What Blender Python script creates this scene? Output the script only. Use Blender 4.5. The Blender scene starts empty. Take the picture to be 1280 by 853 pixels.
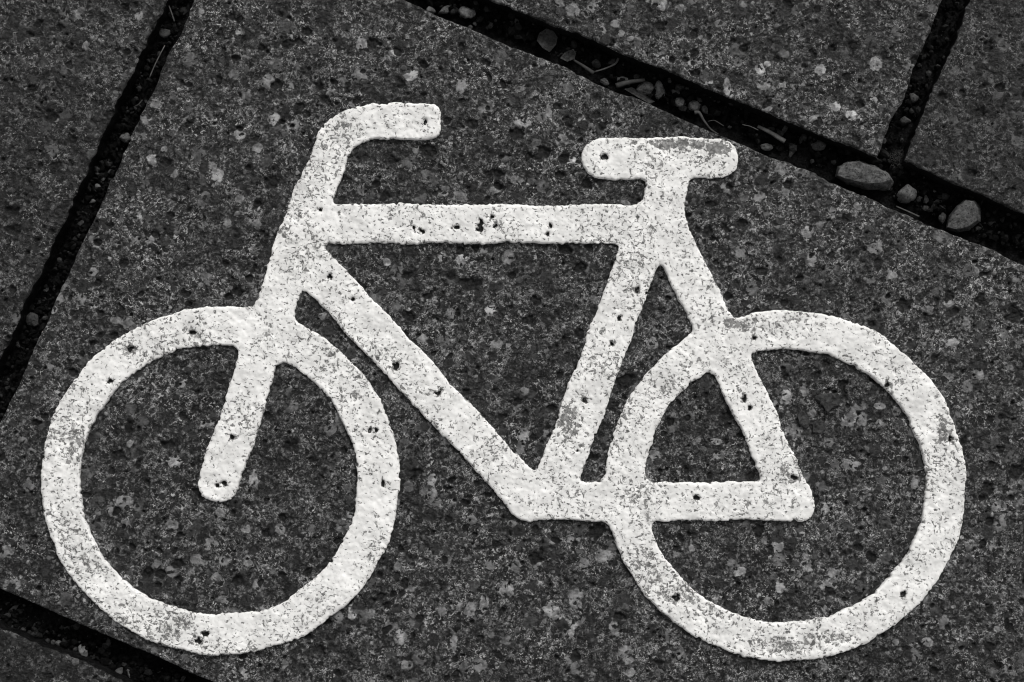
import bpy, math, random
import numpy as np

rng = np.random.default_rng(7)
random.seed(7)
sc = bpy.context.scene
COL = sc.collection

# ------------------------------------------------------------------ camera maths
FP = 50.0 / 36.0 * 1280.0            # focal length in photo pixels
S = 0.0005656                        # metres per photo pixel on the slab
D = FP * S
TILT = math.radians(3.0)
CAM = np.array([0.0, -D * math.sin(TILT), D * math.cos(TILT)])

def W(px, py, z=0.0):
    """point on the horizontal plane z that the photo shows at pixel (px, py)"""
    px = np.asarray(px, float); py = np.asarray(py, float)
    dx = (px - 640.0) / FP; dy = -(py - 426.5) / FP; dz = -1.0
    c, s = math.cos(TILT), math.sin(TILT)
    wx = dx; wy = dy * c - dz * s; wz = dy * s + dz * c
    t = (z - CAM[2]) / wz
    return CAM[0] + wx * t, CAM[1] + wy * t

cam_d = bpy.data.cameras.new('camera'); cam = bpy.data.objects.new('camera', cam_d)
COL.objects.link(cam)
cam.location = CAM; cam.rotation_euler = (TILT, 0, 0)
cam_d.lens = 50; cam_d.sensor_width = 36; cam_d.clip_start = 0.02; cam_d.clip_end = 500
sc.camera = cam

# ------------------------------------------------------------------ light
SUN_EL = math.radians(42); SUN_AZ = math.radians(20)     # azimuth from +Y towards +X
w = bpy.data.worlds.new('World'); sc.world = w; w.use_nodes = True
nt = w.node_tree; nt.nodes.clear()
sky = nt.nodes.new('ShaderNodeTexSky'); sky.sky_type = 'NISHITA'; sky.sun_disc = False
sky.sun_elevation = SUN_EL; sky.sun_rotation = SUN_AZ
sky.air_density = 1.0; sky.dust_density = 3.0
hs = nt.nodes.new('ShaderNodeHueSaturation'); hs.inputs['Saturation'].default_value = 0.0
bg = nt.nodes.new('ShaderNodeBackground'); bg.inputs['Strength'].default_value = 0.09
wo = nt.nodes.new('ShaderNodeOutputWorld')
nt.links.new(sky.outputs[0], hs.inputs['Color']); nt.links.new(hs.outputs[0], bg.inputs['Color'])
nt.links.new(bg.outputs[0], wo.inputs['Surface'])
sd = bpy.data.lights.new('sun', 'SUN'); sd.energy = 1.5; sd.angle = math.radians(18); sd.color = (1, 0.985, 0.96)
sun = bpy.data.objects.new('sun', sd); COL.objects.link(sun)
sun.location = (math.sin(SUN_AZ) * 5, math.cos(SUN_AZ) * 5, 5)
sun.rotation_euler = (-(math.pi / 2 - SUN_EL), 0, -SUN_AZ)
sc.view_settings.view_transform = 'Standard'; sc.view_settings.look = 'None'
sc.view_settings.exposure = 0.38; sc.view_settings.gamma = 1; sc.view_settings.use_curve_mapping = False
try:
    sc.cycles.filter_width = 1.1; sc.cycles.max_bounces = 6; sc.cycles.diffuse_bounces = 3
except Exception:
    pass

# ------------------------------------------------------------------ noise tiles (height fields)
def tile(lam, n=1024, sharp=2.0):
    f = np.fft.fftfreq(n)
    fx, fy = np.meshgrid(f, f)
    fr = np.hypot(fx, fy) * lam
    filt = fr * np.exp(-(fr ** 2) * 0.9)
    a = np.real(np.fft.ifft2(np.fft.fft2(rng.standard_normal((n, n))) * filt))
    return (a / a.std()).astype(np.float32)
TILES = {k: tile(k) for k in (4, 7, 14, 30, 90)}

def nz(lam, x, y, ox=0.0, oy=0.0):
    """periodic noise, x and y in photo pixels"""
    t = TILES[lam]; n = t.shape[0]
    x = np.asarray(x) + ox; y = np.asarray(y) + oy
    xi = np.floor(x).astype(int); yi = np.floor(y).astype(int)
    fx = x - xi; fy = y - yi
    x0 = xi % n; x1 = (xi + 1) % n; y0 = yi % n; y1 = (yi + 1) % n
    return (t[y0, x0] * (1 - fx) + t[y0, x1] * fx) * (1 - fy) + (t[y1, x0] * (1 - fx) + t[y1, x1] * fx) * fy

def sstep(a, b, x):
    t = np.clip((x - a) / (b - a), 0, 1); return t * t * (3 - 2 * t)

# ------------------------------------------------------------------ node helper
class N:
    def __init__(self, name):
        self.m = bpy.data.materials.new(name); self.m.use_nodes = True
        self.t = self.m.node_tree; self.t.nodes.clear()
        self.out = self.t.nodes.new('ShaderNodeOutputMaterial')
        self.b = self.t.nodes.new('ShaderNodeBsdfPrincipled')
        self.t.links.new(self.b.outputs[0], self.out.inputs['Surface'])
        tc = self.t.nodes.new('ShaderNodeTexCoord'); oi = self.t.nodes.new('ShaderNodeObjectInfo')
        mul = self.math('MULTIPLY', oi.outputs['Random'], 37.0)
        add = self.t.nodes.new('ShaderNodeVectorMath'); add.operation = 'ADD'
        self.t.links.new(tc.outputs['Object'], add.inputs[0]); self.t.links.new(mul, add.inputs[1])
        self.co = add.outputs[0]; self.rand = oi.outputs['Random']
    def set(self, sock, v):
        if isinstance(v, bpy.types.NodeSocket): self.t.links.new(v, sock)
        else: sock.default_value = v
    def math(self, op, a, b=0.0, c=0.0, clamp=False):
        n = self.t.nodes.new('ShaderNodeMath'); n.operation = op; n.use_clamp = clamp
        self.set(n.inputs[0], a); self.set(n.inputs[1], b); self.set(n.inputs[2], c)
        return n.outputs[0]
    def noise(self, px, detail=2.0, rough=0.5, dist=0.0, kind='FBM', off=0.0, stretch=None):
        n = self.t.nodes.new('ShaderNodeTexNoise'); n.noise_dimensions = '3D'; n.noise_type = kind
        if kind == 'FBM': n.normalize = True
        n.inputs['Scale'].default_value = 1.0 / (px * S)
        n.inputs['Detail'].default_value = detail; n.inputs['Roughness'].default_value = rough
        n.inputs['Distortion'].default_value = dist
        mp = self.t.nodes.new('ShaderNodeMapping'); mp.inputs['Location'].default_value = (off, off * 1.7, off * .3)
        if stretch: mp.inputs['Scale'].default_value = stretch[0]; mp.inputs['Rotation'].default_value = (0, 0, stretch[1])
        self.t.links.new(self.co, mp.inputs['Vector']); self.t.links.new(mp.outputs[0], n.inputs['Vector'])
        return n.outputs['Fac'] if 'Fac' in n.outputs else n.outputs[0]
    def voro(self, px, off=0.0, feature='F1'):
        n = self.t.nodes.new('ShaderNodeTexVoronoi'); n.feature = feature
        n.inputs['Scale'].default_value = 1.0 / (px * S)
        mp = self.t.nodes.new('ShaderNodeMapping'); mp.inputs['Location'].default_value = (off, off * 1.3, off * .7)
        self.t.links.new(self.co, mp.inputs['Vector']); self.t.links.new(mp.outputs[0], n.inputs['Vector'])
        return n
    def rmp(self, v, a, b, lo=0.0, hi=1.0, smooth=True):
        n = self.t.nodes.new('ShaderNodeMapRange'); n.interpolation_type = 'SMOOTHSTEP' if smooth else 'LINEAR'
        self.set(n.inputs['Value'], v)
        for k, x in (('From Min', a), ('From Max', b), ('To Min', lo), ('To Max', hi)): self.set(n.inputs[k], x)
        return n.outputs['Result']
    def mix(self, f, a, b):
        n = self.t.nodes.new('ShaderNodeMix'); n.data_type = 'FLOAT'
        self.set(n.inputs[0], f); self.set(n.inputs[2], a); self.set(n.inputs[3], b)
        return n.outputs[0]
    def attr(self, name):
        n = self.t.nodes.new('ShaderNodeAttribute'); n.attribute_name = name
        s = self.t.nodes.new('ShaderNodeSeparateColor'); self.t.links.new(n.outputs['Color'], s.inputs[0])
        return s.outputs[0], s.outputs[1], s.outputs[2]
    def grey(self, v, tint=(1, 1, 1)):
        n = self.t.nodes.new('ShaderNodeCombineColor')
        for i in range(3): self.set(n.inputs[i], self.math('MULTIPLY', v, tint[i]))
        self.t.links.new(n.outputs[0], self.b.inputs['Base Color'])
    def bump(self, h, dist, strength=1.0):
        n = self.t.nodes.new('ShaderNodeBump'); n.inputs['Strength'].default_value = strength
        n.inputs['Distance'].default_value = dist
        self.t.links.new(h, n.inputs['Height']); self.t.links.new(n.outputs[0], self.b.inputs['Normal'])
    def fin(self, rough=0.8, spec=0.3):
        self.set(self.b.inputs['Roughness'], rough); self.b.inputs['Specular IOR Level'].default_value = spec
        return self.m

def slab_material(name, gain):
    m = N(name)
    st, tone, pit = m.attr('agg')
    big = m.noise(120, 3, .55, off=1.1)
    mid = m.noise(15, 4, .62, .6, off=2.2)
    fine = m.noise(3.6, 3, .65, .8, off=3.3)
    v = m.voro(5.0, off=.4)
    sepc = m.t.nodes.new('ShaderNodeSeparateColor'); m.t.links.new(v.outputs['Color'], sepc.inputs[0])
    base = m.rmp(mid, .36, .66, .012, .082)
    fine_b = m.noise(5.2, 3, .7, 1.2, off=13.3)
    base = m.math('MULTIPLY', base, m.rmp(fine, .38, .62, .18, 1.9))
    base = m.math('MULTIPLY', base, m.rmp(fine_b, .38, .64, .20, 2.05))
    base = m.math('MULTIPLY', base, m.rmp(big, .3, .7, .62, 1.35))
    # individual sand grains, some pale, some dark
    gm = m.math('MULTIPLY', m.rmp(sepc.outputs[0], .80, .86), m.rmp(v.outputs['Distance'], .55, .25))
    base = m.mix(gm, base, m.rmp(sepc.outputs[1], 0, 1, .03, .15))
    # crusty pale squiggles, denser in patches
    patch = m.rmp(m.noise(34, 3, .55, off=5.5), .40, .62, .10, 1)
    r = m.noise(6.5, 2, .6, 1.6, off=4.4)
    rid = m.math('ABSOLUTE', m.math('SUBTRACT', r, .5))
    sq = m.math('MULTIPLY', m.rmp(rid, .055, .012), m.math('MULTIPLY', patch, m.rmp(m.noise(7, 1, .5, off=9.1), .47, .60)))
    r2 = m.noise(4.0, 2, .6, 1.0, off=14.4)
    sq2 = m.math('MULTIPLY', m.rmp(r2, .575, .63), patch)
    base = m.mix(m.math('MULTIPLY', m.math('MAXIMUM', sq, sq2), .80), base, m.rmp(r2, .4, .66, .16, .42))
    # pebbles of the aggregate, ground flush
    stc = m.math('MULTIPLY', tone, m.rmp(m.noise(9, 3, .6, .5, off=6.6), .34, .66, .5, 1.2))
    edge = m.rmp(m.math('ADD', st, m.math('MULTIPLY', m.math('SUBTRACT', fine_b, .5), .9)), .22, .80)
    base = m.mix(m.math('MULTIPLY', edge, .9), base, stc)
    # open pores hold black dirt
    pe = m.rmp(m.math('ADD', pit, m.math('MULTIPLY', m.math('SUBTRACT', fine, .5), .6)), .30, .70)
    sp = m.rmp(m.noise(6.5, 2, .5, .5, off=7.7), .585, .65)
    base = m.mix(m.math('MULTIPLY', m.math('MAXIMUM', pe, sp), .95), base, .006)
    base = m.math('MULTIPLY', m.math('POWER', m.math('MULTIPLY', base, 1 / .07), 1.25), .076)
    m.grey(m.math('MULTIPLY', base, gain), (1.0, 0.995, 1.0))
    h = m.math('ADD', m.math('MULTIPLY', fine, .6), m.math('MULTIPLY', mid, .6))
    h = m.math('SUBTRACT', h, m.math('MULTIPLY', sp, .5))
    m.bump(h, .0026, 1.0)
    return m.fin(m.rmp(fine, .3, .7, .5, .95), .4)

def paint_material():
    m = N('thermoplastic_paint')
    wear, pit, _ = m.attr('wear')
    big = m.noise(70, 3, .6, off=1.0)
    fine = m.noise(4.4, 2, .55, .45, off=2.0, stretch=((1, 1.5, 1), .6))
    fine2 = m.noise(9.5, 4, .78, .5, off=3.0, stretch=((1.4, 1, 1), .4))
    w2 = m.math('MULTIPLY', m.math('POWER', wear, 3.0), .11)
    dens = m.math('ADD', m.math('MULTIPLY', m.math('SUBTRACT', big, .5), .30), m.math('ADD', m.math('MULTIPLY', wear, .06), w2))
    f1 = m.math('ADD', fine, dens); f2 = m.math('ADD', fine2, dens)
    s1 = m.math('MULTIPLY', m.rmp(f1, .595, .66), .88)
    s2 = m.math('MULTIPLY', m.rmp(f2, .578, .64), .88)
    s = m.math('MAXIMUM', s1, s2)
    v = m.voro(17.0, off=.9)
    sepc = m.t.nodes.new('ShaderNodeSeparateColor'); m.t.links.new(v.outputs['Color'], sepc.inputs[0])
    dot = m.math('MULTIPLY', m.rmp(sepc.outputs[0], .86, .88), m.rmp(m.math('ADD', v.outputs['Distance'], m.math('MULTIPLY', m.math('SUBTRACT', fine, .5), .3)), .15, .09))
    base = m.rmp(m.noise(26, 5, .68, off=4.0), .3, .7, .66, .87)
    base = m.mix(s, base, m.rmp(m.noise(5, 2, .6, off=21.0), .38, .62, .20, .025))
    base = m.mix(m.math('MULTIPLY', dot, .9), base, .05)
    pe = m.rmp(m.math('ADD', pit, m.math('MULTIPLY', m.math('SUBTRACT', fine, .5), .4)), .35, .62)
    base = m.mix(pe, base, .014)
    m.grey(base, (1.0, 0.99, 0.97))
    h = m.math('SUBTRACT', m.math('MULTIPLY', m.noise(9, 4, .65, off=5.0), .5), m.math('ADD', m.math('MULTIPLY', s, .55), m.math('MULTIPLY', dot, .6)))
    m.bump(h, .0012, .8)
    return m.fin(.7, .3)

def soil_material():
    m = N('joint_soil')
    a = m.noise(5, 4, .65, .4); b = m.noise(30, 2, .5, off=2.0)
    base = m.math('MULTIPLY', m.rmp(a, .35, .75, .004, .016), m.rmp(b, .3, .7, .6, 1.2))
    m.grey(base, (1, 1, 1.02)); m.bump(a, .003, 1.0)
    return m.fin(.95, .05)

def stone_material(name, lo, hi):
    m = N(name)
    a = m.noise(4.5, 4, .7, .6); b = m.noise(14, 2, .5, off=3.0)
    base = m.rmp(m.math('ADD', m.math('MULTIPLY', a, .7), m.math('MULTIPLY', b, .3)), .34, .66, lo, hi)
    sp = m.rmp(m.noise(3.4, 1, .5, off=8.0), .63, .70)
    base = m.mix(m.math('MULTIPLY', sp, .8), base, lo * .3)
    m.grey(base); m.bump(a, .0012, .9)
    return m.fin(.85, .25)

def grit_material():
    m = N('joint_grit')
    r, _, _ = m.attr('tone')
    m.grey(m.math('MULTIPLY', r, m.rmp(m.noise(3, 2, .6), .3, .7, .6, 1.4)))
    return m.fin(.95, .05)

def straw_material(name, v):
    m = N(name)
    m.grey(m.rmp(m.noise(6, 2, .5), .3, .7, v * .6, v * 1.3), (1, .99, .97))
    return m.fin(.7, .3)

# ------------------------------------------------------------------ mesh helpers
def tag(o, label=None, cat=None, group=None, kind=None):
    if label: o['label'] = label
    if cat: o['category'] = cat
    if group: o['group'] = group
    if kind: o['kind'] = kind
    return o

def mesh_np(name, verts, quads, mat, smooth=True):
    """verts (n,3), quads (m,4) -> mesh datablock, fast path"""
    me = bpy.data.meshes.new(name)
    me.vertices.add(len(verts)); me.vertices.foreach_set('co', np.ascontiguousarray(verts, dtype=np.float32).ravel())
    k = quads.shape[1]
    me.loops.add(quads.size); me.loops.foreach_set('vertex_index', np.ascontiguousarray(quads, dtype=np.int32).ravel())
    me.polygons.add(len(quads)); me.polygons.foreach_set('loop_start', np.arange(0, quads.size, k, dtype=np.int32))
    me.update(calc_edges=True)
    me.polygons.foreach_set('use_smooth', np.full(len(quads), smooth, dtype=bool))
    me.materials.append(mat)
    return me

def link(name, me, loc=(0, 0, 0), parent=None):
    o = bpy.data.objects.new(name, me); COL.objects.link(o)
    if parent: o.parent = parent
    else: o.location = loc
    return o

def color_attr(me, name, rgb):
    a = me.attributes.new(name, 'FLOAT_COLOR', 'POINT')
    d = np.ones((len(me.vertices), 4), np.float32); d[:, :rgb.shape[1]] = rgb
    a.data.foreach_set('color', d.ravel())

# ------------------------------------------------------------------ paving slabs
# traced pale aggregate (x, y, rx, ry, tone) and traced open pores (x, y, r) in photo pixels
PALE = [(98,18,5,6,.3),(173,18,5,8,.34),(62,48,5,4,.2),(85,88,9,8,.17),(108,57,5,6,.3),(252,15,4,6,.25),(300,40,6,5,.3),
 (335,102,8,10,.26),(362,108,6,7,.2),(308,122,7,8,.15),(195,130,7,6,.28),(180,150,5,7,.22),(343,150,8,7,.32),(300,168,7,7,.3),
 (322,185,7,6,.26),(272,220,8,12,.34),(265,207,6,5,.24),(190,200,6,8,.34),(65,188,7,8,.2),(453,55,8,7,.3),(495,65,8,4,.4),
 (515,95,11,6,.34),(452,92,9,8,.2),(650,110,6,5,.2),(686,140,4,9,.26),(607,137,9,7,.22),(655,155,12,6,.32),
 (713,200,7,6,.42),(703,175,9,7,.22),(645,225,10,6,.25),(553,240,8,7,.3),(452,238,7,7,.2),(553,322,6,6,.34),(577,325,8,7,.36),
 (484,328,5,6,.3),(637,322,5,5,.26),(613,388,7,7,.4),(565,392,7,8,.24),(618,237,6,6,.26),(495,345,6,6,.2),(620,430,9,6,.24),
 (435,355,8,8,.16),(1010,290,9,7,.38),(925,315,8,7,.25),(816,430,8,7,.26),(840,365,6,6,.18),(655,490,7,6,.22),
 (220,578,9,8,.42),(155,628,11,9,.24),(317,600,6,12,.32),(275,641,7,6,.28),(215,655,8,6,.24),(265,678,8,6,.22),(310,702,6,7,.26),
 (325,730,10,8,.24),(280,702,6,7,.24),(240,717,5,5,.22),(7,690,10,9,.2),(15,730,13,7,.22),(440,765,6,12,.42),(500,797,8,9,.32),
 (485,785,6,8,.22),(415,763,5,5,.26),(305,842,6,8,.28),(162,555,5,5,.22),(655,545,7,9,.3),(755,695,12,9,.26),(720,755,8,6,.24),
 (690,765,11,9,.36),(730,705,7,8,.22),(633,738,10,11,.28),(925,715,9,6,.34),(587,762,8,9,.26),(605,755,6,9,.26),(895,552,10,4,.34),
 (898,570,7,4,.3),(817,568,8,10,.24),(982,495,7,11,.36),(1006,488,5,8,.25),(1067,520,5,9,.38),(1055,527,5,7,.3),(1100,508,7,5,.28),
 (1190,428,10,5,.3),(1222,468,8,7,.26),(1210,483,7,9,.22),(1060,580,7,6,.28),(1143,605,5,9,.26),(993,540,10,10,.22),(1120,515,6,6,.2),
 (1030,635,6,8,.36),(975,735,6,7,.32),(1035,733,10,7,.34),(1042,720,7,10,.26),(1010,712,6,4,.34),(972,683,9,7,.34),
 (712,785,10,12,.32),(718,752,8,6,.32),(768,788,6,12,.26),(788,840,7,7,.26),(1240,685,6,5,.24),(1250,655,8,10,.24),(1180,778,6,9,.2),
 (540,600,6,7,.34),(530,615,6,5,.2),(590,650,6,7,.2),(640,655,6,5,.2),(420,700,5,6,.24),(560,700,6,6,.22),(870,780,6,6,.22),
 # slab above the joint
 (950,87,6,9,.42),(960,80,5,4,.36),(1000,85,5,6,.2),(1095,80,8,10,.32),(1025,87,7,7,.34),(955,107,10,5,.3),(910,110,6,13,.32),
 (885,102,6,5,.32),(978,108,5,6,.3),(1022,150,10,7,.3),(1043,133,7,6,.38),(1063,144,8,6,.5),(960,137,7,4,.26),(825,5,11,8,.34),
 (740,8,6,8,.26),(868,79,9,4,.3),(922,78,5,6,.22),(1120,40,6,6,.2),(900,30,6,6,.2),(770,30,6,5,.24),(790,50,10,5,.26),(700,5,6,5,.2),
 # slab across the right-hand joint
 (1240,160,8,8,.22),(1270,175,8,9,.2),(1195,150,6,5,.18),(1185,230,7,4,.3),(1155,215,5,6,.24),(1255,232,5,6,.2),
 # slab in the lower corner
 (95,828,6,5,.26),(60,835,6,5,.14)]
PORE = [(345,107,7),(155,8,6),(158,65,5),(66,145,9),(60,140,5),(360,55,7),(295,72,6),(340,227,10),(300,160,5),(352,152,5),(15,263,9),(12,287,6),
 (90,175,6),(210,202,5),(235,155,5),(535,187,10),(590,155,9),(645,168,10),(680,190,9),(490,200,6),(705,198,8),(620,215,8),(700,218,6),
 (735,230,8),(530,80,6),(418,102,5),(695,133,6),(585,355,12),(510,395,8),(535,370,5),(660,400,7),(470,230,6),(622,232,6),(425,223,6),
 (707,312,9),(725,335,8),(780,477,12),(910,370,7),(690,510,6),(953,340,7),(1000,348,5),(208,556,7),(363,558,8),(222,705,8),(185,715,6),
 (520,590,7),(145,640,6),(670,697,9),(695,675,6),(745,665,11),(565,600,5),(1130,380,9),(1187,370,7),(1270,395,9),(1270,590,10),(297,365,7),
 (235,380,5),(90,465,6),(390,440,5),(930,60,6),(1075,130,6),(870,90,6),(1180,120,6),(1250,110,7),(1215,215,6),(1040,60,5),(620,300,4)]

def to_px(x, y):
    return x / S + 640.0, 426.5 - y / S

def make_slab(name, corners, gain, label, seed):
    """corners in photo px on z=0: A (u0,v0), B (u1,v0), C (u1,v1), D (u0,v1)"""
    c = [np.array(W(*p)) for p in corners]
    ctr = sum(c) / 4
    lu = np.linalg.norm(c[1] - c[0]); lv = np.linalg.norm(c[3] - c[0])
    # fine spacing where the photograph looks, coarse elsewhere
    fx, fy = W(np.array([-40, 1320, 1320, -40]), np.array([-40, -40, 893, 893]))
    du = (c[1] - c[0]) / lu; dv = (c[3] - c[0]) / lv
    pu = np.clip(((fx - c[0][0]) * du[0] + (fy - c[0][1]) * du[1]), 0, lu)
    pv = np.clip(((fx - c[0][0]) * dv[0] + (fy - c[0][1]) * dv[1]), 0, lv)
    def axis(L, a, b):
        f, g = 1.6 * S, 12 * S
        e = np.array([0, .0006, .0012, .002, .003])
        pts = [e, L - e[::-1]]
        a = max(a, .0035); b = min(b, L - .0035)
        if b > a: pts.append(np.linspace(a, b, max(2, int((b - a) / f))))
        if a > .006: pts.append(np.linspace(.004, a, max(2, int(a / g)), endpoint=False))
        if b < L - .006: pts.append(np.linspace(b, L - .004, max(2, int((L - b) / g)))[1:])
        return np.unique(np.round(np.concatenate(pts), 6))
    U = axis(lu, pu.min(), pu.max()); V = axis(lv, pv.min(), pv.max())
    uu, vv = np.meshgrid(U / lu, V / lv)
    P = ((1 - uu) * (1 - vv))[..., None] * c[0] + (uu * (1 - vv))[..., None] * c[1] + (uu * vv)[..., None] * c[2] + ((1 - uu) * vv)[..., None] * c[3]
    X = P[..., 0].copy(); Y = P[..., 1].copy()
    qx, qy = to_px(X, Y)
    ox, oy = seed * 137.3, seed * 71.9
    eu = np.minimum(uu, 1 - uu) * lu; ev = np.minimum(vv, 1 - vv) * lv
    e = np.minimum(eu, ev)
    n4 = nz(4, qx, qy, ox, oy); n7 = nz(7, qx, qy, ox, oy); n14 = nz(14, qx, qy, ox, oy); n30 = nz(30, qx, qy, ox, oy)
    n90 = nz(90, qx, qy, ox, oy)
    stone = np.zeros_like(X); tone = np.zeros_like(X); pit = np.zeros_like(X)
    r_ = np.random.default_rng(100 + seed)
    def splat(px, py, rx, ry, ang, fn):
        x, y = W(px, py)
        tgt = np.array([x, y]); a = b = 0.0
        M = np.linalg.inv(np.stack([du, dv], 1))
        for _k in range(4):
            s1, s2 = a / lu, b / lv
            cur = c[0] * (1 - s1) * (1 - s2) + c[1] * s1 * (1 - s2) + c[2] * s1 * s2 + c[3] * (1 - s1) * s2
            step = M @ (tgt - cur); a += step[0]; b += step[1]
        R = max(rx, ry) * S * 1.7
        if a < -R or b < -R or a > lu + R or b > lv + R: return
        i0, i1 = np.searchsorted(U, [a - R, a + R]); j0, j1 = np.searchsorted(V, [b - R, b + R])
        if i1 <= i0 or j1 <= j0: return
        sl = (slice(j0, j1), slice(i0, i1))
        ddx = (X[sl] - x) / S; ddy = (Y[sl] - y) / S
        ca, sa = math.cos(ang), math.sin(ang)
        q = np.hypot((ddx * ca + ddy * sa) / rx, (-ddx * sa + ddy * ca) / ry)
        q = q + .08 * n7[sl] + .11 * n14[sl]
        fn(sl, sstep(1.22, .70, q), q)
    def f_stone(t):
        def fn(sl, m, q):
            up = m > stone[sl]
            tone[sl] = np.where(up, t, tone[sl]); stone[sl] = np.maximum(stone[sl], m)
        return fn
    def f_pit(k):
        def fn(sl, m, q):
            pit[sl] = np.maximum(pit[sl], m * k); stone[sl] *= (1 - m)
        return fn
    # random small aggregate and pores over the fine region
    area = (pu.max() - pu.min()) * (pv.max() - pv.min()) / S ** 2
    def rnd():
        p = c[0] + du * r_.uniform(pu.min(), pu.max()) + dv * r_.uniform(pv.min(), pv.max())
        x, y = to_px(*p); return x, y
    for _ in range(int(area / 400)):
        x, y = rnd(); r = 2.2 + 6.5 * r_.random() ** 2.6
        splat(x, y, r * r_.uniform(.8, 1.3), r * r_.uniform(.7, 1.1), r_.uniform(0, 3.1), f_stone(.02 + .25 * r_.random() ** 2.0))
    for _ in range(int(area / 800)):
        x, y = rnd(); r = 1.6 + 5.2 * r_.random() ** 2.8
        splat(x, y, r * r_.uniform(.8, 1.4), r * r_.uniform(.7, 1.1), r_.uniform(0, 3.1), f_pit(.85))
    for x, y, rx, ry, t in PALE: splat(x, y, rx, ry, r_.uniform(-.3, .3), f_stone(t))
    for x, y, r in PORE: splat(x, y, r * 1.05, r * .8, r_.uniform(-.5, .5), f_pit(1.0))
    Z = .00026 * n4 + .00028 * n7 + .00025 * n14 + .0002 * n30 + .0003 * n90
    Z = Z * (1 - .6 * stone) + .00025 * stone - .0019 * pit
    # worn arris: rounded and slightly crumbled edge
    rad = .0019 + .0005 * n14
    t = np.clip(1 - e / np.maximum(rad, .0012), 0, 1)
    Z -= .0017 * (1 - np.sqrt(np.clip(1 - t * t, 0, 1)))
    inward = ctr - np.stack([X, Y], -1); inward /= np.linalg.norm(inward, axis=-1, keepdims=True)
    k = (.00030 * n30 + .00022 * n14 + .0006 * n90) * np.exp(-e / .003)
    X += inward[..., 0] * k; Y += inward[..., 1] * k
    nv, nu = X.shape
    top = np.stack([X - ctr[0], Y - ctr[1], Z], -1).reshape(-1, 3)
    idx = np.arange(nu * nv).reshape(nv, nu)
    q = np.stack([idx[:-1, :-1], idx[:-1, 1:], idx[1:, 1:], idx[1:, :-1]], -1).reshape(-1, 4)
    ring = np.concatenate([idx[0, :-1], idx[:-1, -1], idx[-1, :0:-1], idx[:0:-1, 0]])
    n0 = len(top); verts = [top]; quads = [q]
    prev = ring
    for lv_, z in enumerate((-.006, -.014, -.030, -.060)):
        b = top[ring].copy(); b[:, 2] = z
        b[:, :2] *= 1 - .0004 * (1 + lv_) / max(lu, .1)
        cur = np.arange(len(ring)) + n0 + lv_ * len(ring)
        quads.append(np.stack([prev, cur, np.roll(cur, -1), np.roll(prev, -1)], -1))
        verts.append(b); prev = cur
    verts = np.concatenate(verts); quads = np.concatenate(quads)
    # outward orientation of the top
    a, b_, c_ = verts[q[0, 0]], verts[q[0, 1]], verts[q[0, 2]]
    if np.cross(b_ - a, c_ - a)[2] < 0: quads = quads[:, ::-1]
    me = mesh_np('paving_slab', verts, quads, slab_material('concrete_' + name, gain))
    me.materials.append(SOIL)  # side faces: soil colour, also painting in the shade of the joint walls
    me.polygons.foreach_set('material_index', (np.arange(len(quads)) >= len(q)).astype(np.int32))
    rgb = np.zeros((len(verts), 3), np.float32)
    rgb[:n0, 0] = stone.ravel(); rgb[:n0, 1] = tone.ravel(); rgb[:n0, 2] = pit.ravel()
    color_attr(me, 'agg', rgb)
    o = link('paving_slab', me, (ctr[0], ctr[1], 0))
    tag(o, label, 'paving slab', 'concrete paving slabs')
    return o

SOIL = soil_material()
def line_pt(p, d, t): return (p[0] + d[0] * t, p[1] + d[1] * t)
def meet(p, d, q, e):
    m = np.linalg.solve(np.array([[d[0], -e[0]], [d[1], -e[1]]]), np.array([q[0] - p[0], q[1] - p[1]]))
    return line_pt(p, d, m[0])
# traced joint edges (point, direction) in photo pixels
main_top = ((503, 0), (1, .425)); main_left = ((243, 0), (-.46, 1)); main_bot = ((0, 737), (1, .45))
upper_low = ((600, 0), (1, .397)); upper_right = ((1175, 0), (-.40, 1))
ur_left = ((1216, 0), (-.43, 1)); ur_low = ((1133, 203), (1, .462))
left_right = ((206, 0), (-.458, 1)); low_top = ((0, 784), (1, .47))
A = meet(*main_top, *main_left); Dm = meet(*main_bot, *main_left)
L = 1690
B = line_pt(A, (math.cos(math.atan(.425)), math.sin(math.atan(.425))), L); C = line_pt(Dm, (math.cos(math.atan(.44)), math.sin(math.atan(.44))), L)
make_slab('marked', [A, B, C, Dm], .66, 'large speckled concrete slab carrying the white bicycle symbol', 1)
u = (.926, .378); v = (.39, -.92)
P0 = meet(*upper_low, *upper_right); P1 = line_pt(P0, u, -1690)
make_slab('upper', [P1, P0, line_pt(P0, v, 860), line_pt(P1, v, 860)], .62, 'speckled concrete slab above the saddle, beyond the wide pebbly joint', 2)
Q0 = meet(*ur_low, *ur_left); ur_u = (math.cos(math.atan(.44)), math.sin(math.atan(.44)))
Q1 = line_pt(Q0, ur_u, 1690)
make_slab('corner', [Q0, Q1, line_pt(Q1, v, 860), line_pt(Q0, v, 860)], .32, 'vignette-darkened concrete slab filling the upper right corner', 3)  # low gain puts the corner vignette into the slab colour
R0 = line_pt(left_right[0], left_right[1], -105); R1 = line_pt(left_right[0], left_right[1], 702)
make_slab('left', [line_pt(R0, u, -1690), R0, R1, line_pt(R1, u, -1690)], .42, 'vignette-darkened concrete slab left of the long narrow joint, upper left corner', 4)  # vignette falloff on this side carried by the lower gain
T0 = line_pt(low_top[0], (1, .45), -500); T1 = line_pt(low_top[0], (1, .45), 1080)
make_slab('lower', [T0, T1, line_pt(T1, v, -860), line_pt(T0, v, -860)], .32, 'vignette-darkened concrete slab below the front wheel, lower left corner', 5)  # lower-left vignette darkening painted in through the gain

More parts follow.
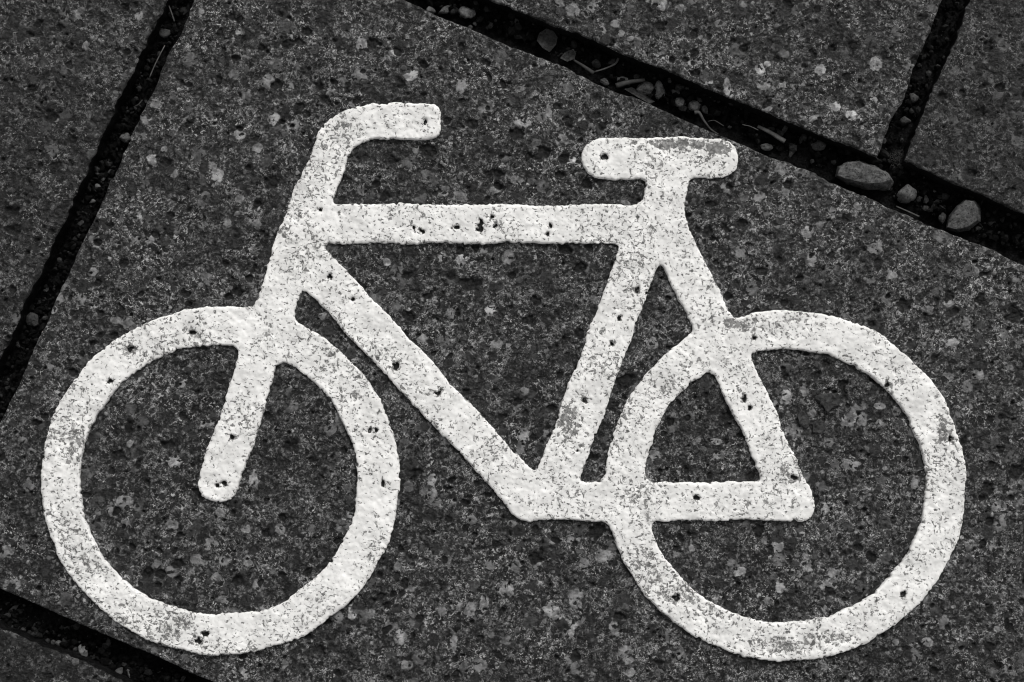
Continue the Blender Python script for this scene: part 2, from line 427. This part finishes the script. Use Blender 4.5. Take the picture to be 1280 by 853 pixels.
# ------------------------------------------------------------------ ground under the slabs
def ground():
    g = np.concatenate([[-120, -40, -12, -4], np.linspace(-1.6, 1.6, 220), [4, 12, 40, 120]])
    xx, yy = np.meshgrid(g, g)
    qx, qy = to_px(xx, yy)
    zz = -.020 + .0011 * nz(30, qx, qy) + .0014 * nz(90, qx, qy)
    n = len(g); idx = np.arange(n * n).reshape(n, n)
    q = np.stack([idx[:-1, :-1], idx[:-1, 1:], idx[1:, 1:], idx[1:, :-1]], -1).reshape(-1, 4)
    me = mesh_np('ground', np.stack([xx, yy, zz], -1).reshape(-1, 3), q, SOIL)
    tag(link('ground', me), kind='structure')
ground()

# ------------------------------------------------------------------ bicycle symbol
H = 1.4                                   # grid step in photo px
gx = np.arange(36, 1224, H); gy = np.arange(112, 842, H)
GX, GY = np.meshgrid(gx, gy)
WX = GX + .30 * nz(30, GX, GY, 11, 5) + 0.85 * nz(90, GX, GY, 91, 33) + .28 * nz(14, GX, GY) + .35 * nz(7, GX, GY, 50, 9)
WY = GY + .30 * nz(30, GX, GY, 311, 205) + 0.85 * nz(90, GX, GY, 591, 333) + .28 * nz(14, GX, GY, 77, 400) + .35 * nz(7, GX, GY, 150, 90)

def d_seg(ax, ay, bx, by, ra, rb=None, sq=0.0):
    rb = ra if rb is None else rb
    dx, dy = bx - ax, by - ay; l2 = dx * dx + dy * dy
    t = ((WX - ax) * dx + (WY - ay) * dy) / l2
    tc = np.clip(t, 0, 1)
    return np.hypot(WX - ax - tc * dx, WY - ay - tc * dy) - (ra + (rb - ra) * tc)
def d_box(ax, ay, bx, by, r, corner):
    """flat-ended bar with rounded corners"""
    L_ = math.hypot(bx - ax, by - ay); ux, uy = (bx - ax) / L_, (by - ay) / L_
    lx = (WX - (ax + bx) / 2) * ux + (WY - (ay + by) / 2) * uy; ly = -(WX - (ax + bx) / 2) * uy + (WY - (ay + by) / 2) * ux
    qx = np.abs(lx) - (L_ / 2 - corner); qy = np.abs(ly) - (r - corner)
    return np.hypot(np.maximum(qx, 0), np.maximum(qy, 0)) + np.minimum(np.maximum(qx, qy), 0) - corner
def d_ring(cx, cy, rx, ry, cxi, cyi, rxi, ryi):
    ko = np.hypot((WX - cx) / rx, (WY - cy) / ry); ki = np.hypot((WX - cxi) / rxi, (WY - cyi) / ryi)
    return np.maximum((ko - 1) * (rx + ry) / 2, (1 - ki) * (rxi + ryi) / 2)
def smin(a, b, k):
    h = np.maximum(k - np.abs(a - b), 0) / k
    return np.minimum(a, b) - h * h * k / 4
def chain(pts, r):
    d = None
    for (a, b) in zip(pts[:-1], pts[1:]):
        s_ = d_seg(a[0], a[1], b[0], b[1], r if len(a) < 3 else a[2], r if len(b) < 3 else b[2])
        d = s_ if d is None else np.minimum(d, s_)
    return d
arc = [(470 + 62 * math.cos(a) * 1.0, 213 - 62 * math.sin(a)) for a in np.linspace(math.pi / 2, math.pi * .93, 9)]
parts = {
    'front_wheel': d_ring(275, 601, 224.5, 218, 273, 601, 173.5, 169),
    'rear_wheel': d_ring(982.5, 607.5, 225.5, 219.5, 982, 607, 176.5, 171),
    'handlebar': np.minimum(chain(arc + [(392, 240, 23.5), (372, 298, 24)], 23), d_box(450, 151.5, 551, 151.5, 22.5, 12)),
    'fork': chain([(366, 312, 24.5), (342, 390, 24), (324, 440, 25), (303, 517, 26), (272, 602, 26)], 25),
    'frame': None, 'saddle': d_seg(754.5, 197.5, 899, 197, 25.5, 24.5)}
fr = d_seg(385, 279, 805, 280.5, 24.5, 23.5)
for p in (d_seg(378, 318, 657, 618, 26.5, 26.5), d_seg(806, 300, 694, 605, 26, 26.5), d_seg(836, 222, 822, 290, 25, 27),
          chain([(832, 278, 25), (870, 360, 25), (944, 517, 25), (988, 618, 24)], 25), np.minimum(d_seg(664, 626.3, 985, 627.3, 24.5), d_seg(985, 626, 1001, 635, 24.5, 17))):
    fr = smin(fr, p, 12)
parts['frame'] = fr
names = ['front_wheel', 'rear_wheel', 'handlebar', 'fork', 'frame', 'saddle']
sdf = None
for k in names: sdf = parts[k] if sdf is None else smin(sdf, parts[k], 14)
# small nicks broken out of the paint's edge
sdf = sdf + 1.5 * np.maximum(nz(14, GX, GY, 400, 77) - 1.2, 0) + .8 * np.maximum(nz(7, GX, GY, 120, 640) - 1.3, 0)
owner = np.argmin(np.stack([parts[k] + (4 if 'wheel' in k else 0) for k in names]), 0)

PIT = [(495,457,6,7),(548,492,5,5),(600,283,5,9),(517,285,3,4),(527,289,4,3),(570,285,6,4),(620,283,4,4),(685,292,4,3),(797,363,4,5),(765,430,4,3),
 (775,398,4,4),(731,502,4,5),(722,564,3,3),(930,498,4,6),(937,510,3,4),(993,598,6,5),(943,423,3,2.5),(290,548,4,4),(280,604,5,4),(271,607,3,3),
 (240,416,5,3),(162,437,5,4),(137,476,4,4),(246,802,8,5),(256,794,5,5),(470,538,3,3),(461,538,3,3),(479,605,3,6),(755,197,5,5),(531,153,3,4),
 (1110,481,4,5),(845,748,7,5),(615,271,4,3),(412,345,3,4),(440,374,4,3),(871,622,5,5),(1130,744,5,6),(688,282,3,3),(583,500,3,3),(1188,548,3,4),(400,262,3,3)]
WEAR = [(845,180,46,7,1.0),(899,185,19,7,1.0),(712,528,15,26,.8),(728,500,10,14,.5),(853,743,28,13,.75),(890,768,28,13,.7),(835,725,15,12,.5),
 (975,808,45,10,.7),(1040,798,28,10,.8),(1180,540,12,22,.85),(1168,650,18,12,.5),(1100,755,30,15,.35),(930,637,8,11,.75),(348,288,14,8,.85),
 (130,720,45,32,.55),(85,650,20,40,.35),(190,780,45,18,.5),(928,405,22,9,.8),(993,396,22,6,.7),(798,618,18,14,.45),(430,165,26,16,.4),
 (90,560,16,30,.4),(700,590,20,22,.3),(450,440,25,16,.3),(250,430,40,14,.35),(1165,600,20,50,.3),(775,560,20,40,.25),(735,210,12,8,.4),(810,700,14,20,.35)]
wear = np.zeros_like(GX); pitm = np.zeros_like(GX)
for x, y, rx, ry, s_ in WEAR:
    q = np.hypot((GX - x) / rx, (GY - y) / ry) + .22 * nz(14, GX, GY, 9, 9) + .16 * nz(7, GX, GY)
    wear = np.maximum(wear, s_ * sstep(1.35, .55, q))
for x, y, rx, ry in PIT:
    q = np.hypot((GX - x) / (rx * .70), (GY - y) / (ry * .70)) + .30 * nz(7, GX, GY, 3, 60) + .12 * nz(14, GX, GY)
    pitm = np.maximum(pitm, sstep(1.15, .75, q)); wear = np.maximum(wear, .75 * sstep(2.6, 1.2, q))
wear *= sstep(0, 4, -sdf)
TH = .0030
edge_d = np.clip(-sdf, 0, 4.0) / 4.0
ZZ = TH * (.62 + .38 * np.sqrt(np.clip(1 - (1 - edge_d) ** 2, 0, 1)))
ZZ += (.00010 * nz(7, GX, GY) + .00011 * nz(14, GX, GY) + .00012 * nz(30, GX, GY)) * sstep(0, 3, -sdf) + .0003 * nz(90, GX, GY)
ZZ -= .0022 * pitm + .0004 * wear

def build_symbol():
    ny, nx = sdf.shape
    ins = sdf < 0
    verts = []; wr = []; vid = {}
    def vert_grid(j, i):
        k = (j, i)
        if k not in vid:
            vid[k] = len(verts); verts.append((GX[j, i], GY[j, i], ZZ[j, i])); wr.append((wear[j, i], pitm[j, i], 0))
        return vid[k]
    def vert_edge(j, i, j2, i2):
        k = (j, i, j2, i2) if (j, i) < (j2, i2) else (j2, i2, j, i)
        if k not in vid:
            a, b = sdf[k[0], k[1]], sdf[k[2], k[3]]; t = a / (a - b)
            vid[k] = len(verts)
            verts.append((GX[k[0], k[1]] * (1 - t) + GX[k[2], k[3]] * t, GY[k[0], k[1]] * (1 - t) + GY[k[2], k[3]] * t, TH * .55))
            wr.append((0, 0, 0))
        return vid[k]
    faces = []; fo = []; rim = []
    cnt = ins[:-1, :-1].astype(int) + ins[:-1, 1:] + ins[1:, 1:] + ins[1:, :-1]
    for j, i in zip(*np.nonzero(cnt)):
        cs = ((j, i), (j + 1, i), (j + 1, i + 1), (j, i + 1))    # counter-clockwise in world (y flips)
        poly = []; cut = []
        for a in range(4):
            p, q = cs[a], cs[(a + 1) % 4]
            if ins[p]: poly.append(vert_grid(*p))
            if ins[p] != ins[q]:
                e = vert_edge(*p, *q); poly.append(e); cut.append((e, bool(ins[p])))
        if len(poly) < 3: continue
        o = owner[j, i]
        faces.append(poly); fo.append(o)
        if len(cut) == 2:
            a, b = (cut[0][0], cut[1][0]) if cut[0][1] else (cut[1][0], cut[0][0])
            rim.append((a, b, o))
    V = np.array(verts); 
    # skirt: the symbol's side face, going down into the slab
    low = {}
    V = list(map(tuple, V)); 
    def lower(i):
        if i not in low:
            low[i] = len(V); x, y, z = V[i]; V.append((x, y, -.0028)); wr.append((0, 0, 0))
        return low[i]
    for a, b, o in rim:
        faces.append([a, lower(a), lower(b), b]); fo.append(o)
    V = np.array(V); wx, wy = W(V[:, 0], V[:, 1], .003)
    P = np.stack([wx, wy, V[:, 2]], -1)
    # vertex normals over the whole symbol so that its parts shade as one surface
    nrm = np.zeros_like(P)
    for f in faces:
        n_ = np.cross(P[f[1]] - P[f[0]], P[f[2]] - P[f[0]]) if len(f) == 3 else np.cross(P[f[2]] - P[f[0]], P[f[3]] - P[f[1]])
        for i in f: nrm[i] += n_
    nrm /= np.maximum(np.linalg.norm(nrm, axis=1, keepdims=True), 1e-12)
    cx, cy = W(640, 480, 0)
    root = bpy.data.objects.new('bicycle_symbol', None); COL.objects.link(root); root.location = (cx, cy, 0)
    root.empty_display_size = .1
    tag(root, 'worn white bicycle pictogram of thick road paint on the concrete slab', 'road marking')
    P[:, 0] -= cx; P[:, 1] -= cy
    mat = paint_material(); wr_a = np.array(wr, np.float32)
    fo = np.array(fo)
    plab = {'front_wheel': 'front wheel ring on the left, crossed by the fork', 'rear_wheel': 'rear wheel ring on the right, crossed by the frame stays'}
    for k, nm in enumerate(names):
        fl = [faces[i] for i in np.nonzero(fo == k)[0]]
        used = sorted({i for f in fl for i in f}); mp = {g: l for l, g in enumerate(used)}
        kind = 'wheel' if 'wheel' in nm else nm
        me = bpy.data.meshes.new(kind)
        me.from_pydata([tuple(P[i]) for i in used], [], [[mp[i] for i in f] for f in fl])
        me.materials.append(mat)
        me.polygons.foreach_set('use_smooth', np.ones(len(fl), bool))
        color_attr(me, 'wear', wr_a[used])
        me.normals_split_custom_set_from_vertices([tuple(nrm[i]) for i in used])
        o = link(kind, me, parent=root)
        if nm in plab: o['label'] = plab[nm]
build_symbol()

# ------------------------------------------------------------------ loose stones, straws and flakes
MATS = {}
def smat(t):
    t = round(t, 2)
    if t not in MATS: MATS[t] = stone_material('pebble_%d' % int(t * 100), t * .22, t * .95)
    return MATS[t]

import bmesh
def rock_verts(bm, seed, angular=.35, sub=3):
    bmesh.ops.create_icosphere(bm, subdivisions=sub, radius=1.0)
    r = np.random.default_rng(seed)
    pl = r.standard_normal((9, 3)); pl /= np.linalg.norm(pl, axis=1, keepdims=True)
    off = r.uniform(.52, .84, 9)
    ph = r.uniform(0, 6.28, (3, 3)); fq = r.uniform(2, 4.5, (3, 3))
    for v in bm.verts:
        p = np.array(v.co)
        s_ = 1.0
        for n_, o_ in zip(pl, off):
            dd = p @ n_
            if dd > o_: s_ = min(s_, o_ / dd)
        p = p * (s_ * angular * 1.6 + (1 - angular * 1.6) if angular < .62 else s_)
        p = p * (1 + .05 * np.sin(p @ fq[0] + ph[0, 0]) + .035 * np.sin(2.3 * (p @ fq[1]) + ph[1, 1]) + .02 * r.standard_normal())
        v.co = p

def pebble(px, py, w_, h_, ang, tone, label, z=-.017, seed=0, angular=.5, flat=.6, name='pebble', cat='pebble', group='loose stones in the slab joints'):
    x, y = W(px, py, z + .004)
    bm = bmesh.new(); rock_verts(bm, seed, min(angular + .16, .615))
    rx, ry = w_ * S / 2 * 1.1, h_ * S / 2 * 1.1; rz = min(rx, ry) * flat * 1.15
    ca, sa = math.cos(ang), math.sin(ang)
    for v in bm.verts:
        a, b, c_ = v.co.x * rx, v.co.y * ry, v.co.z * rz
        v.co = (a * ca - b * sa, a * sa + b * ca, c_ + rz * .8)
    for f in bm.faces: f.smooth = True
    me = bpy.data.meshes.new(name); bm.to_mesh(me); bm.free(); me.materials.append(smat(tone))
    o = link(name, me, (x, y, z)); tag(o, label, cat, group)
    return o

PEB = [ # px, py, w, h, angle, tone, angular, label
 (583,16,22,22,.2,.22,.45,'round pale speckled pebble, biggest of the cluster at the top edge'),
 (555,12,19,11,.5,.24,.5,'slim pale pebble tilted beside the round speckled pebble at the top edge'),
 (537,12,14,9,-.4,.2,.5,'oval pale pebble leftmost in the cluster at the top edge'),
 (568,13,13,11,0,.07,.4,'dark rounded pebble wedged between two pale pebbles at the top edge'),
 (594,27,6,10,-.3,.12,.5,'small upright grey pebble just below the round speckled pebble'),
 (587,34,9,7,.2,.1,.5,'small grey pebble touching the slab edge under the round speckled pebble'),
 (720,60,8,7,0,.4,.5,'tiny white pebble alone below the far edge of the wide joint'),
 (778,99,18,9,-.2,.26,.5,'flat pale pebble at the tip of the dark twig'),
 (756,103,10,13,.5,.12,.5,'grey chip left of the dark twig, against the slab edge'),
 (807,111,21,18,.3,.13,.45,'rounded grey pebble leaning on the taller angular pebble'),
 (825,112,15,26,-.1,.19,.55,'tall angular pale pebble in the middle of the wide joint'),
 (845,115,12,9,-.6,.1,.5,'thin grey chip right of the tall angular pebble'),
 (850,128,13,14,.2,.19,.4,'small smooth pale pebble below the thin grey chip'),
 (869,132,16,15,.3,.2,.42,'rounded pale pebble beside the curled dry stalk'),
 (881,136,8,13,.5,.1,.5,'narrow grey chip right of the curled dry stalk'),
 (959,183,17,10,.1,.12,.45,'flat oval grey pebble below the pale straw stub'),
 (1005,172,8,15,-.5,.07,.5,'narrow dark chip right of the pale straw stub'),
 (990,190,8,13,-.2,.07,.5,'narrow dark chip near the oval grey pebble'),
 (1024,180,18,16,.5,.1,.5,'grey angular pebble under the corner of the upper slab'),
 (1044,198,11,16,.1,.08,.55,'dark wedge-shaped chip just above the long flat rock'),
 (1133,242,25,23,.5,.17,.58,'small pale angular rock right of the long flat rock'),
 (1179,272,10,15,.1,.08,.4,'small dark oval pebble left of the big rounded rock'),
 (1225,285,12,6,.4,.08,.4,'small dark flat pebble right of the big rounded rock'),
 (1240,278,8,8,.4,.06,.4,'tiny dark pebble near the right edge of the photo'),
 (167,97,7,12,.3,.16,.45,'upright pale pebble beside the long straw in the narrow left joint'),
 (205,40,16,13,.3,.07,.5,'dark pebble high in the narrow left joint'),
 (155,172,14,13,.4,.14,.45,'roundish grey pebble halfway down the narrow left joint'),
 (120,234,9,9,.1,.2,.35,'round pale pebble low in the narrow left joint'),
 (127,222,6,7,.1,.16,.4,'tiny pebble just above the round pale one, narrow left joint'),
 (114,251,7,5,.1,.17,.45,'tiny flat pebble just under the round pale one, narrow left joint'),
 (40,400,16,20,.4,.07,.5,'dark chip deep in the lower end of the narrow left joint'),
 (1131,151,16,13,.2,.08,.6,'triangular dark chip in the joint between the two upper slabs'),
 (1142,122,14,12,.2,.09,.4,'mottled dark pebble above the triangular chip, between the two upper slabs'),
 (102,815,11,19,.35,.2,.4,'egg-shaped pale pebble in the joint under the front wheel'),
 (72,805,8,7,0,.2,.4,'small round pebble left of the egg-shaped one, lower joint'),
 (64,804,8,6,0,.1,.4,'small dark pebble at the far left of a pair, lower joint'),
 (161,843,8,12,.2,.2,.45,'small upright pale pebble at the bottom edge, lower joint'),
 (148,840,13,9,.3,.1,.5,'flat grey pebble beside the upright pale one, bottom edge'),
 (15,763,16,7,.7,.1,.5,'thin grey flake at the left edge, lower joint'),
]
for i, (px, py, w_, h_, a, t, ang_, lab) in enumerate(PEB):
    pebble(px, py, w_, h_, a, t, lab, seed=50 + i, angular=ang_, z=-.0185)
# the three big rocks, shaped from their outlines
def rock(base, top, ht, tone, label, seed, z=-.0165, name='rock', cat='rock', group='loose stones in the slab joints', rough=1.0):
    """angular rock: foot outline and top-face outline (same count) in photo px"""
    base = np.array(base, float); top = np.array(top, float); c = top.mean(0)
    x0, y0 = W(c[0], c[1], z + ht)
    r = np.random.default_rng(seed)
    bm = bmesh.new(); rings = []
    for f, zf in ((0.0, 0.0), (.15, .30), (.72, .84), (1.0, 1.0)):
        pts = base * (1 - f) + top * f; ring = []
        for p in pts:
            wx, wy = W(p[0], p[1], z + ht * zf)
            ring.append(bm.verts.new((wx - x0, wy - y0, ht * zf * (1 + 6.0 * (wy - y0)) if zf else 0)))
        rings.append(ring)
    n = len(top)
    for a, b in zip(rings[:-1], rings[1:]):
        for i in range(n): bm.faces.new((a[i], a[(i + 1) % n], b[(i + 1) % n], b[i]))
    cv = bm.verts.new((.0005, -.0004, ht * 1.04))
    for i in range(n): bm.faces.new((rings[-1][i], rings[-1][(i + 1) % n], cv))
    bm.faces.new(rings[0][::-1])
    bmesh.ops.recalc_face_normals(bm, faces=bm.faces)
    bmesh.ops.triangulate(bm, faces=bm.faces)
    bmesh.ops.subdivide_edges(bm, edges=bm.edges, cuts=4, use_grid_fill=True)
    bm.normal_update()
    for v in bm.verts:
        p = np.array(v.co) / S
        d = .00018 * float(nz(7, p[0] + p[2], p[1] - p[2], seed * 40, 7)) + .00022 * float(nz(14, p[0] + p[2], p[1] - p[2], seed * 90, 3))
        v.co += v.normal * rough * (d + float(r.normal(0, .00004)))
    for f in bm.faces: f.smooth = True
    me = bpy.data.meshes.new(name); bm.to_mesh(me); bm.free(); me.materials.append(smat(tone))
    me.set_sharp_from_angle(angle=math.radians(28))
    tag(link(name, me, (x0, y0, z)), label, cat, group)
rock([(1044,221),(1047,209),(1059,202),(1074,201),(1093,208),(1111,217),(1117,228),(1112,238),(1084,238),(1058,231)],
     [(1047,219),(1050,210),(1060,204),(1074,203),(1092,210),(1106,217),(1114,225),(1103,228),(1082,229),(1060,224)], .014, .15,
     'long flat grey rock, largest stone wedged in the wide joint', 1)
rock([(1182,287),(1186,270),(1196,257),(1206,250),(1219,251),(1226,261),(1225,277),(1212,288),(1196,291)],
     [(1184,284),(1190,270),(1199,258),(1207,252),(1217,253),(1222,261),(1221,275),(1209,284),(1196,286)], .013, .125,
     'big rounded grey rock nearest the right end of the wide joint', 2)

def strand(pts, r0, r1, mat, name, label, cat, flat=.5, group=None):
    """thin tapered stalk through (px, py, z) points"""
    P = []
    for a, b in zip(pts[:-1], pts[1:]):
        for t in np.linspace(0, 1, 6)[:-1]: P.append([a[k] * (1 - t) + b[k] * t for k in range(3)])
    P.append(list(pts[-1])); P = np.array(P, float)
    for _ in range(3): P[1:-1] = .25 * P[:-2] + .5 * P[1:-1] + .25 * P[2:]
    w3 = np.array([[*W(p[0], p[1], p[2]), p[2]] for p in P]); o0 = w3.mean(0).copy(); o0[2] = w3[:, 2].min(); w3 -= o0
    bm = bmesh.new(); rings = []
    for i, p in enumerate(w3):
        t = i / (len(w3) - 1); r = (r0 * (1 - t) + r1 * t) * S
        d = w3[min(i + 1, len(w3) - 1)] - w3[max(i - 1, 0)]; d /= np.linalg.norm(d)
        s_ = np.cross(d, (0, 0, 1)); s_ /= np.linalg.norm(s_); u_ = np.cross(s_, d)
        rings.append([bm.verts.new(p + s_ * math.cos(a) * r + u_ * math.sin(a) * r * flat) for a in np.linspace(0, 2 * math.pi, 7)[:-1]])
    for a, b in zip(rings[:-1], rings[1:]):
        for i in range(6): bm.faces.new((a[i], a[(i + 1) % 6], b[(i + 1) % 6], b[i]))
    bm.faces.new(rings[0][::-1]); bm.faces.new(rings[-1])
    bmesh.ops.recalc_face_normals(bm, faces=bm.faces)
    for f in bm.faces: f.smooth = True
    me = bpy.data.meshes.new(name); bm.to_mesh(me); bm.free(); me.materials.append(mat)
    tag(link(name, me, tuple(o0)), label, cat, group)
pale = straw_material('dry_straw', .11); dark = straw_material('rotten_twig', .03); midm = straw_material('dry_stalk', .055)
G = 'plant bits lying in the joints'
z0 = -.012
strand([(947,158,z0),(962,165,z0+.001),(981,177,z0)], 2.0, 3.4, pale, 'straw', 'thick pale straw stub lying along the wide joint', 'straw', group=G)
strand([(770,108,z0),(785,103,z0+.001),(806,100,z0)], 4.0, 2.4, dark, 'twig', 'dark twig with a pale flat pebble above its middle', 'twig', group=G)
strand([(743,90,z0+.002),(757,86,z0+.003),(770,80,z0+.003),(773,73,z0+.002)], .8, 1.6, midm, 'straw', 'fine straw hooked at its end, left of the dark twig', 'straw', group=G)
strand([(868,141,z0+.003),(874,140,z0+.003),(879,150,z0+.002),(888,162,z0),(898,168,z0-.002)], 2.6, .5, midm, 'stalk', 'curled dry stalk below the rounded pale pebble', 'stalk', group=G)
strand([(187,97,z0),(194,80,z0+.003),(206,57,z0+.004)], .8, .6, pale, 'straw', 'long straight straw in the narrow left joint', 'straw', group=G)
strand([(208,0,z0),(213,12,z0+.003),(218,27,z0+.003)], .6, 1.0, midm, 'straw', 'short straw at the very top of the narrow left joint', 'straw', group=G)
strand([(145,142,z0+.004),(137,156,z0+.004),(124,176,z0+.002)], .5, .6, midm, 'straw', 'thin straw close to the left wall of the narrow joint', 'straw', group=G)
strand([(167,134,z0),(173,131,z0+.002),(178,125,z0+.001)], .7, .5, midm, 'straw', 'tiny straw fragment in the middle of the narrow left joint', 'straw', group=G)
strand([(715,74,z0),(728,82,z0+.001),(742,92,z0)], 1.2, 3.0, dark, 'leaf_stem', 'dark leaf stem trailing from the withered leaf', 'stem', group=G)
strand([(1120,258,z0+.008),(1134,264,z0+.009),(1149,271,z0+.010)], .7, 1.0, midm, 'straw', 'fine straw on the slab edge under the small angular rock', 'straw', group=G)
strand([(885,152,z0),(893,150,z0+.002),(905,158,z0+.001)], .4, .5, midm, 'straw', 'hair-thin straw right of the curled dry stalk', 'straw', group=G)
strand([(928,156,z0+.001),(938,158,z0+.002),(948,163,z0+.001)], .5, .5, pale, 'straw', 'hair-thin straw at the upper end of the thick straw stub', 'straw', group=G)

def flake(pts, th, tone, name, label, cat, z, curl=.0015, seed=0, group=None):
    pts = np.array(pts, float); c = pts.mean(0); x0, y0 = W(c[0], c[1], z)
    r = np.random.default_rng(seed); bm = bmesh.new()
    lay = []
    for top in (0, 1):
        rg = []
        for k in (1.0, .6):
            row = []
            for p in pts:
                q = c + (p - c) * k; wx, wy = W(q[0], q[1], z)
                row.append(bm.verts.new((wx - x0, wy - y0, top * th + curl * k * k * (1 + .5 * math.sin(3 * math.atan2(p[1] - c[1], p[0] - c[0]))) + r.normal(0, th * .06))))
            rg.append(row)
        cv = bm.verts.new((0, 0, top * th))
        lay.append((rg, cv))
    n = len(pts)
    for top, (rg, cv) in enumerate(lay):
        for i in range(n):
            j = (i + 1) % n
            bm.faces.new((rg[0][i], rg[0][j], rg[1][j], rg[1][i])); bm.faces.new((rg[1][i], rg[1][j], cv))
    for i in range(n):
        j = (i + 1) % n; bm.faces.new((lay[0][0][0][i], lay[0][0][0][j], lay[1][0][0][j], lay[1][0][0][i]))
    bmesh.ops.recalc_face_normals(bm, faces=bm.faces)
    for f in bm.faces: f.smooth = False
    me = bpy.data.meshes.new(name); bm.to_mesh(me); bm.free(); me.materials.append(smat(tone))
    tag(link(name, me, (x0, y0, z)), label, cat, group)
flake([(671,52),(674,42),(683,37),(692,40),(697,48),(695,57),(687,66),(678,61)], .0006, .05, 'dead_leaf', 'dark rounded dead leaf in the wide joint, near the top edge', 'leaf', -.013, seed=1, group=G)
flake([(700,74),(706,66),(715,63),(720,67),(718,75),(709,78)], .0006, .06, 'dead_leaf', 'withered leaf with a dark stem, middle of the wide joint', 'leaf', -.013, seed=2, group=G)
flake([(780,112),(790,110),(803,117),(818,128),(812,131),(797,123)], .0006, .05, 'dead_leaf', 'narrow dark leaf blade lying under the dark twig', 'leaf', -.013, seed=3, group=G)
CR = 'mud crumbs on the slab inside the rear wheel'
def crumb(pts, ht, label, seed):
    c = np.array(pts, float).mean(0)
    top = [tuple(c + (np.array(p) - c) * .86) for p in pts]
    rock(pts, top, ht, .055, label, seed, z=-.0006, name='mud_crumb', cat='crumb', group=CR, rough=1.7)
crumb([(1019,499),(1021,494),(1034,492),(1047,490),(1052,496),(1050,506),(1041,511),(1034,517),(1028,508)], .0034, 'largest dark mud crumb stuck to slab inside the rear wheel', 4)
crumb([(996,519),(1003,514),(1012,519),(1013,530),(1007,536),(999,528)], .0030, 'small dark mud crumb left of the largest one inside rear wheel', 5)
crumb([(1014,530),(1022,526),(1031,527),(1033,536),(1026,543),(1016,541)], .0026, 'low dark mud crumb below the largest one inside rear wheel', 6)

# moss tuft at the crossing of the joints
def moss():
    x0, y0 = W(1120, 200, -.016)
    bm = bmesh.new(); r = np.random.default_rng(5)
    for _ in range(420):
        a = r.uniform(0, 6.28); q = r.random() ** .6 * .0062
        b = np.array([math.cos(a) * q, math.sin(a) * q, .002 + .006 * (1 - (q / .0062) ** 2) * r.random()])
        d = r.standard_normal(3); d[2] = abs(d[2]) + .3; d /= np.linalg.norm(d); L_ = r.uniform(.0014, .003)
        s_ = np.cross(d, r.standard_normal(3)); s_ /= np.linalg.norm(s_); s_ *= .00018
        bm.faces.new([bm.verts.new(b - s_), bm.verts.new(b + s_), bm.verts.new(b + d * L_)])
    me = bpy.data.meshes.new('moss_tuft'); bm.to_mesh(me); bm.free(); me.materials.append(straw_material('moss', .07))
    tag(link('moss_tuft', me, (x0, y0, -.016)), 'small tuft of dry moss where the two upper joints cross', 'moss')
moss()

# grit: countless grains on the joint floor, one object
def grit():
    r = np.random.default_rng(21)
    bm = bmesh.new(); bmesh.ops.create_icosphere(bm, subdivisions=1, radius=1.0)
    bv = np.array([v.co[:] for v in bm.verts]); bf = np.array([[v.index for v in f.verts] for f in bm.faces]); bm.free()
    V = []; F = []; T = []
    def strip(p, q, half, count, big):
        p = np.array(p, float); q = np.array(q, float); d = (q - p); L_ = np.linalg.norm(d); d /= L_; n_ = np.array([-d[1], d[0]])
        for _ in range(count):
            c = p + d * r.uniform(0, L_) + n_ * r.uniform(-half, half)
            rad = (.7 + big * r.random() ** 4) * S
            x, y = W(c[0], c[1], -.018)
            b = bv * (1 + .22 * r.standard_normal((len(bv), 1))) * rad * r.uniform(.6, 1.25, 3)
            a = r.uniform(0, 6.28); R = np.array([[math.cos(a), -math.sin(a), 0], [math.sin(a), math.cos(a), 0], [0, 0, 1]])
            b = b @ R.T + (x, y, -.0188 + rad * .5 + r.uniform(0, .0012))
            F.append(bf + len(V) * len(bv)); V.append(b); T.append(np.full(len(bv), .004 + .045 * r.random() ** 6))
    strip((505, -35), (1330, 312), 24, 4200, 5.0)
    strip((240, -35), (-40, 575), 17, 2600, 4.0)
    strip((1205, -35), (1112, 205), 18, 700, 3.5)
    strip((-40, 745), (300, 898), 22, 1600, 4.5)
    V = np.concatenate(V); F = np.concatenate(F); T = np.concatenate(T)
    me = mesh_np('joint_grit', V, F, grit_material(), smooth=False)
    color_attr(me, 'tone', np.stack([T, T, T], -1))
    tag(link('joint_grit', me), 'fine dark grit and soil crumbs covering the joint floors', 'grit', kind='stuff')
grit()
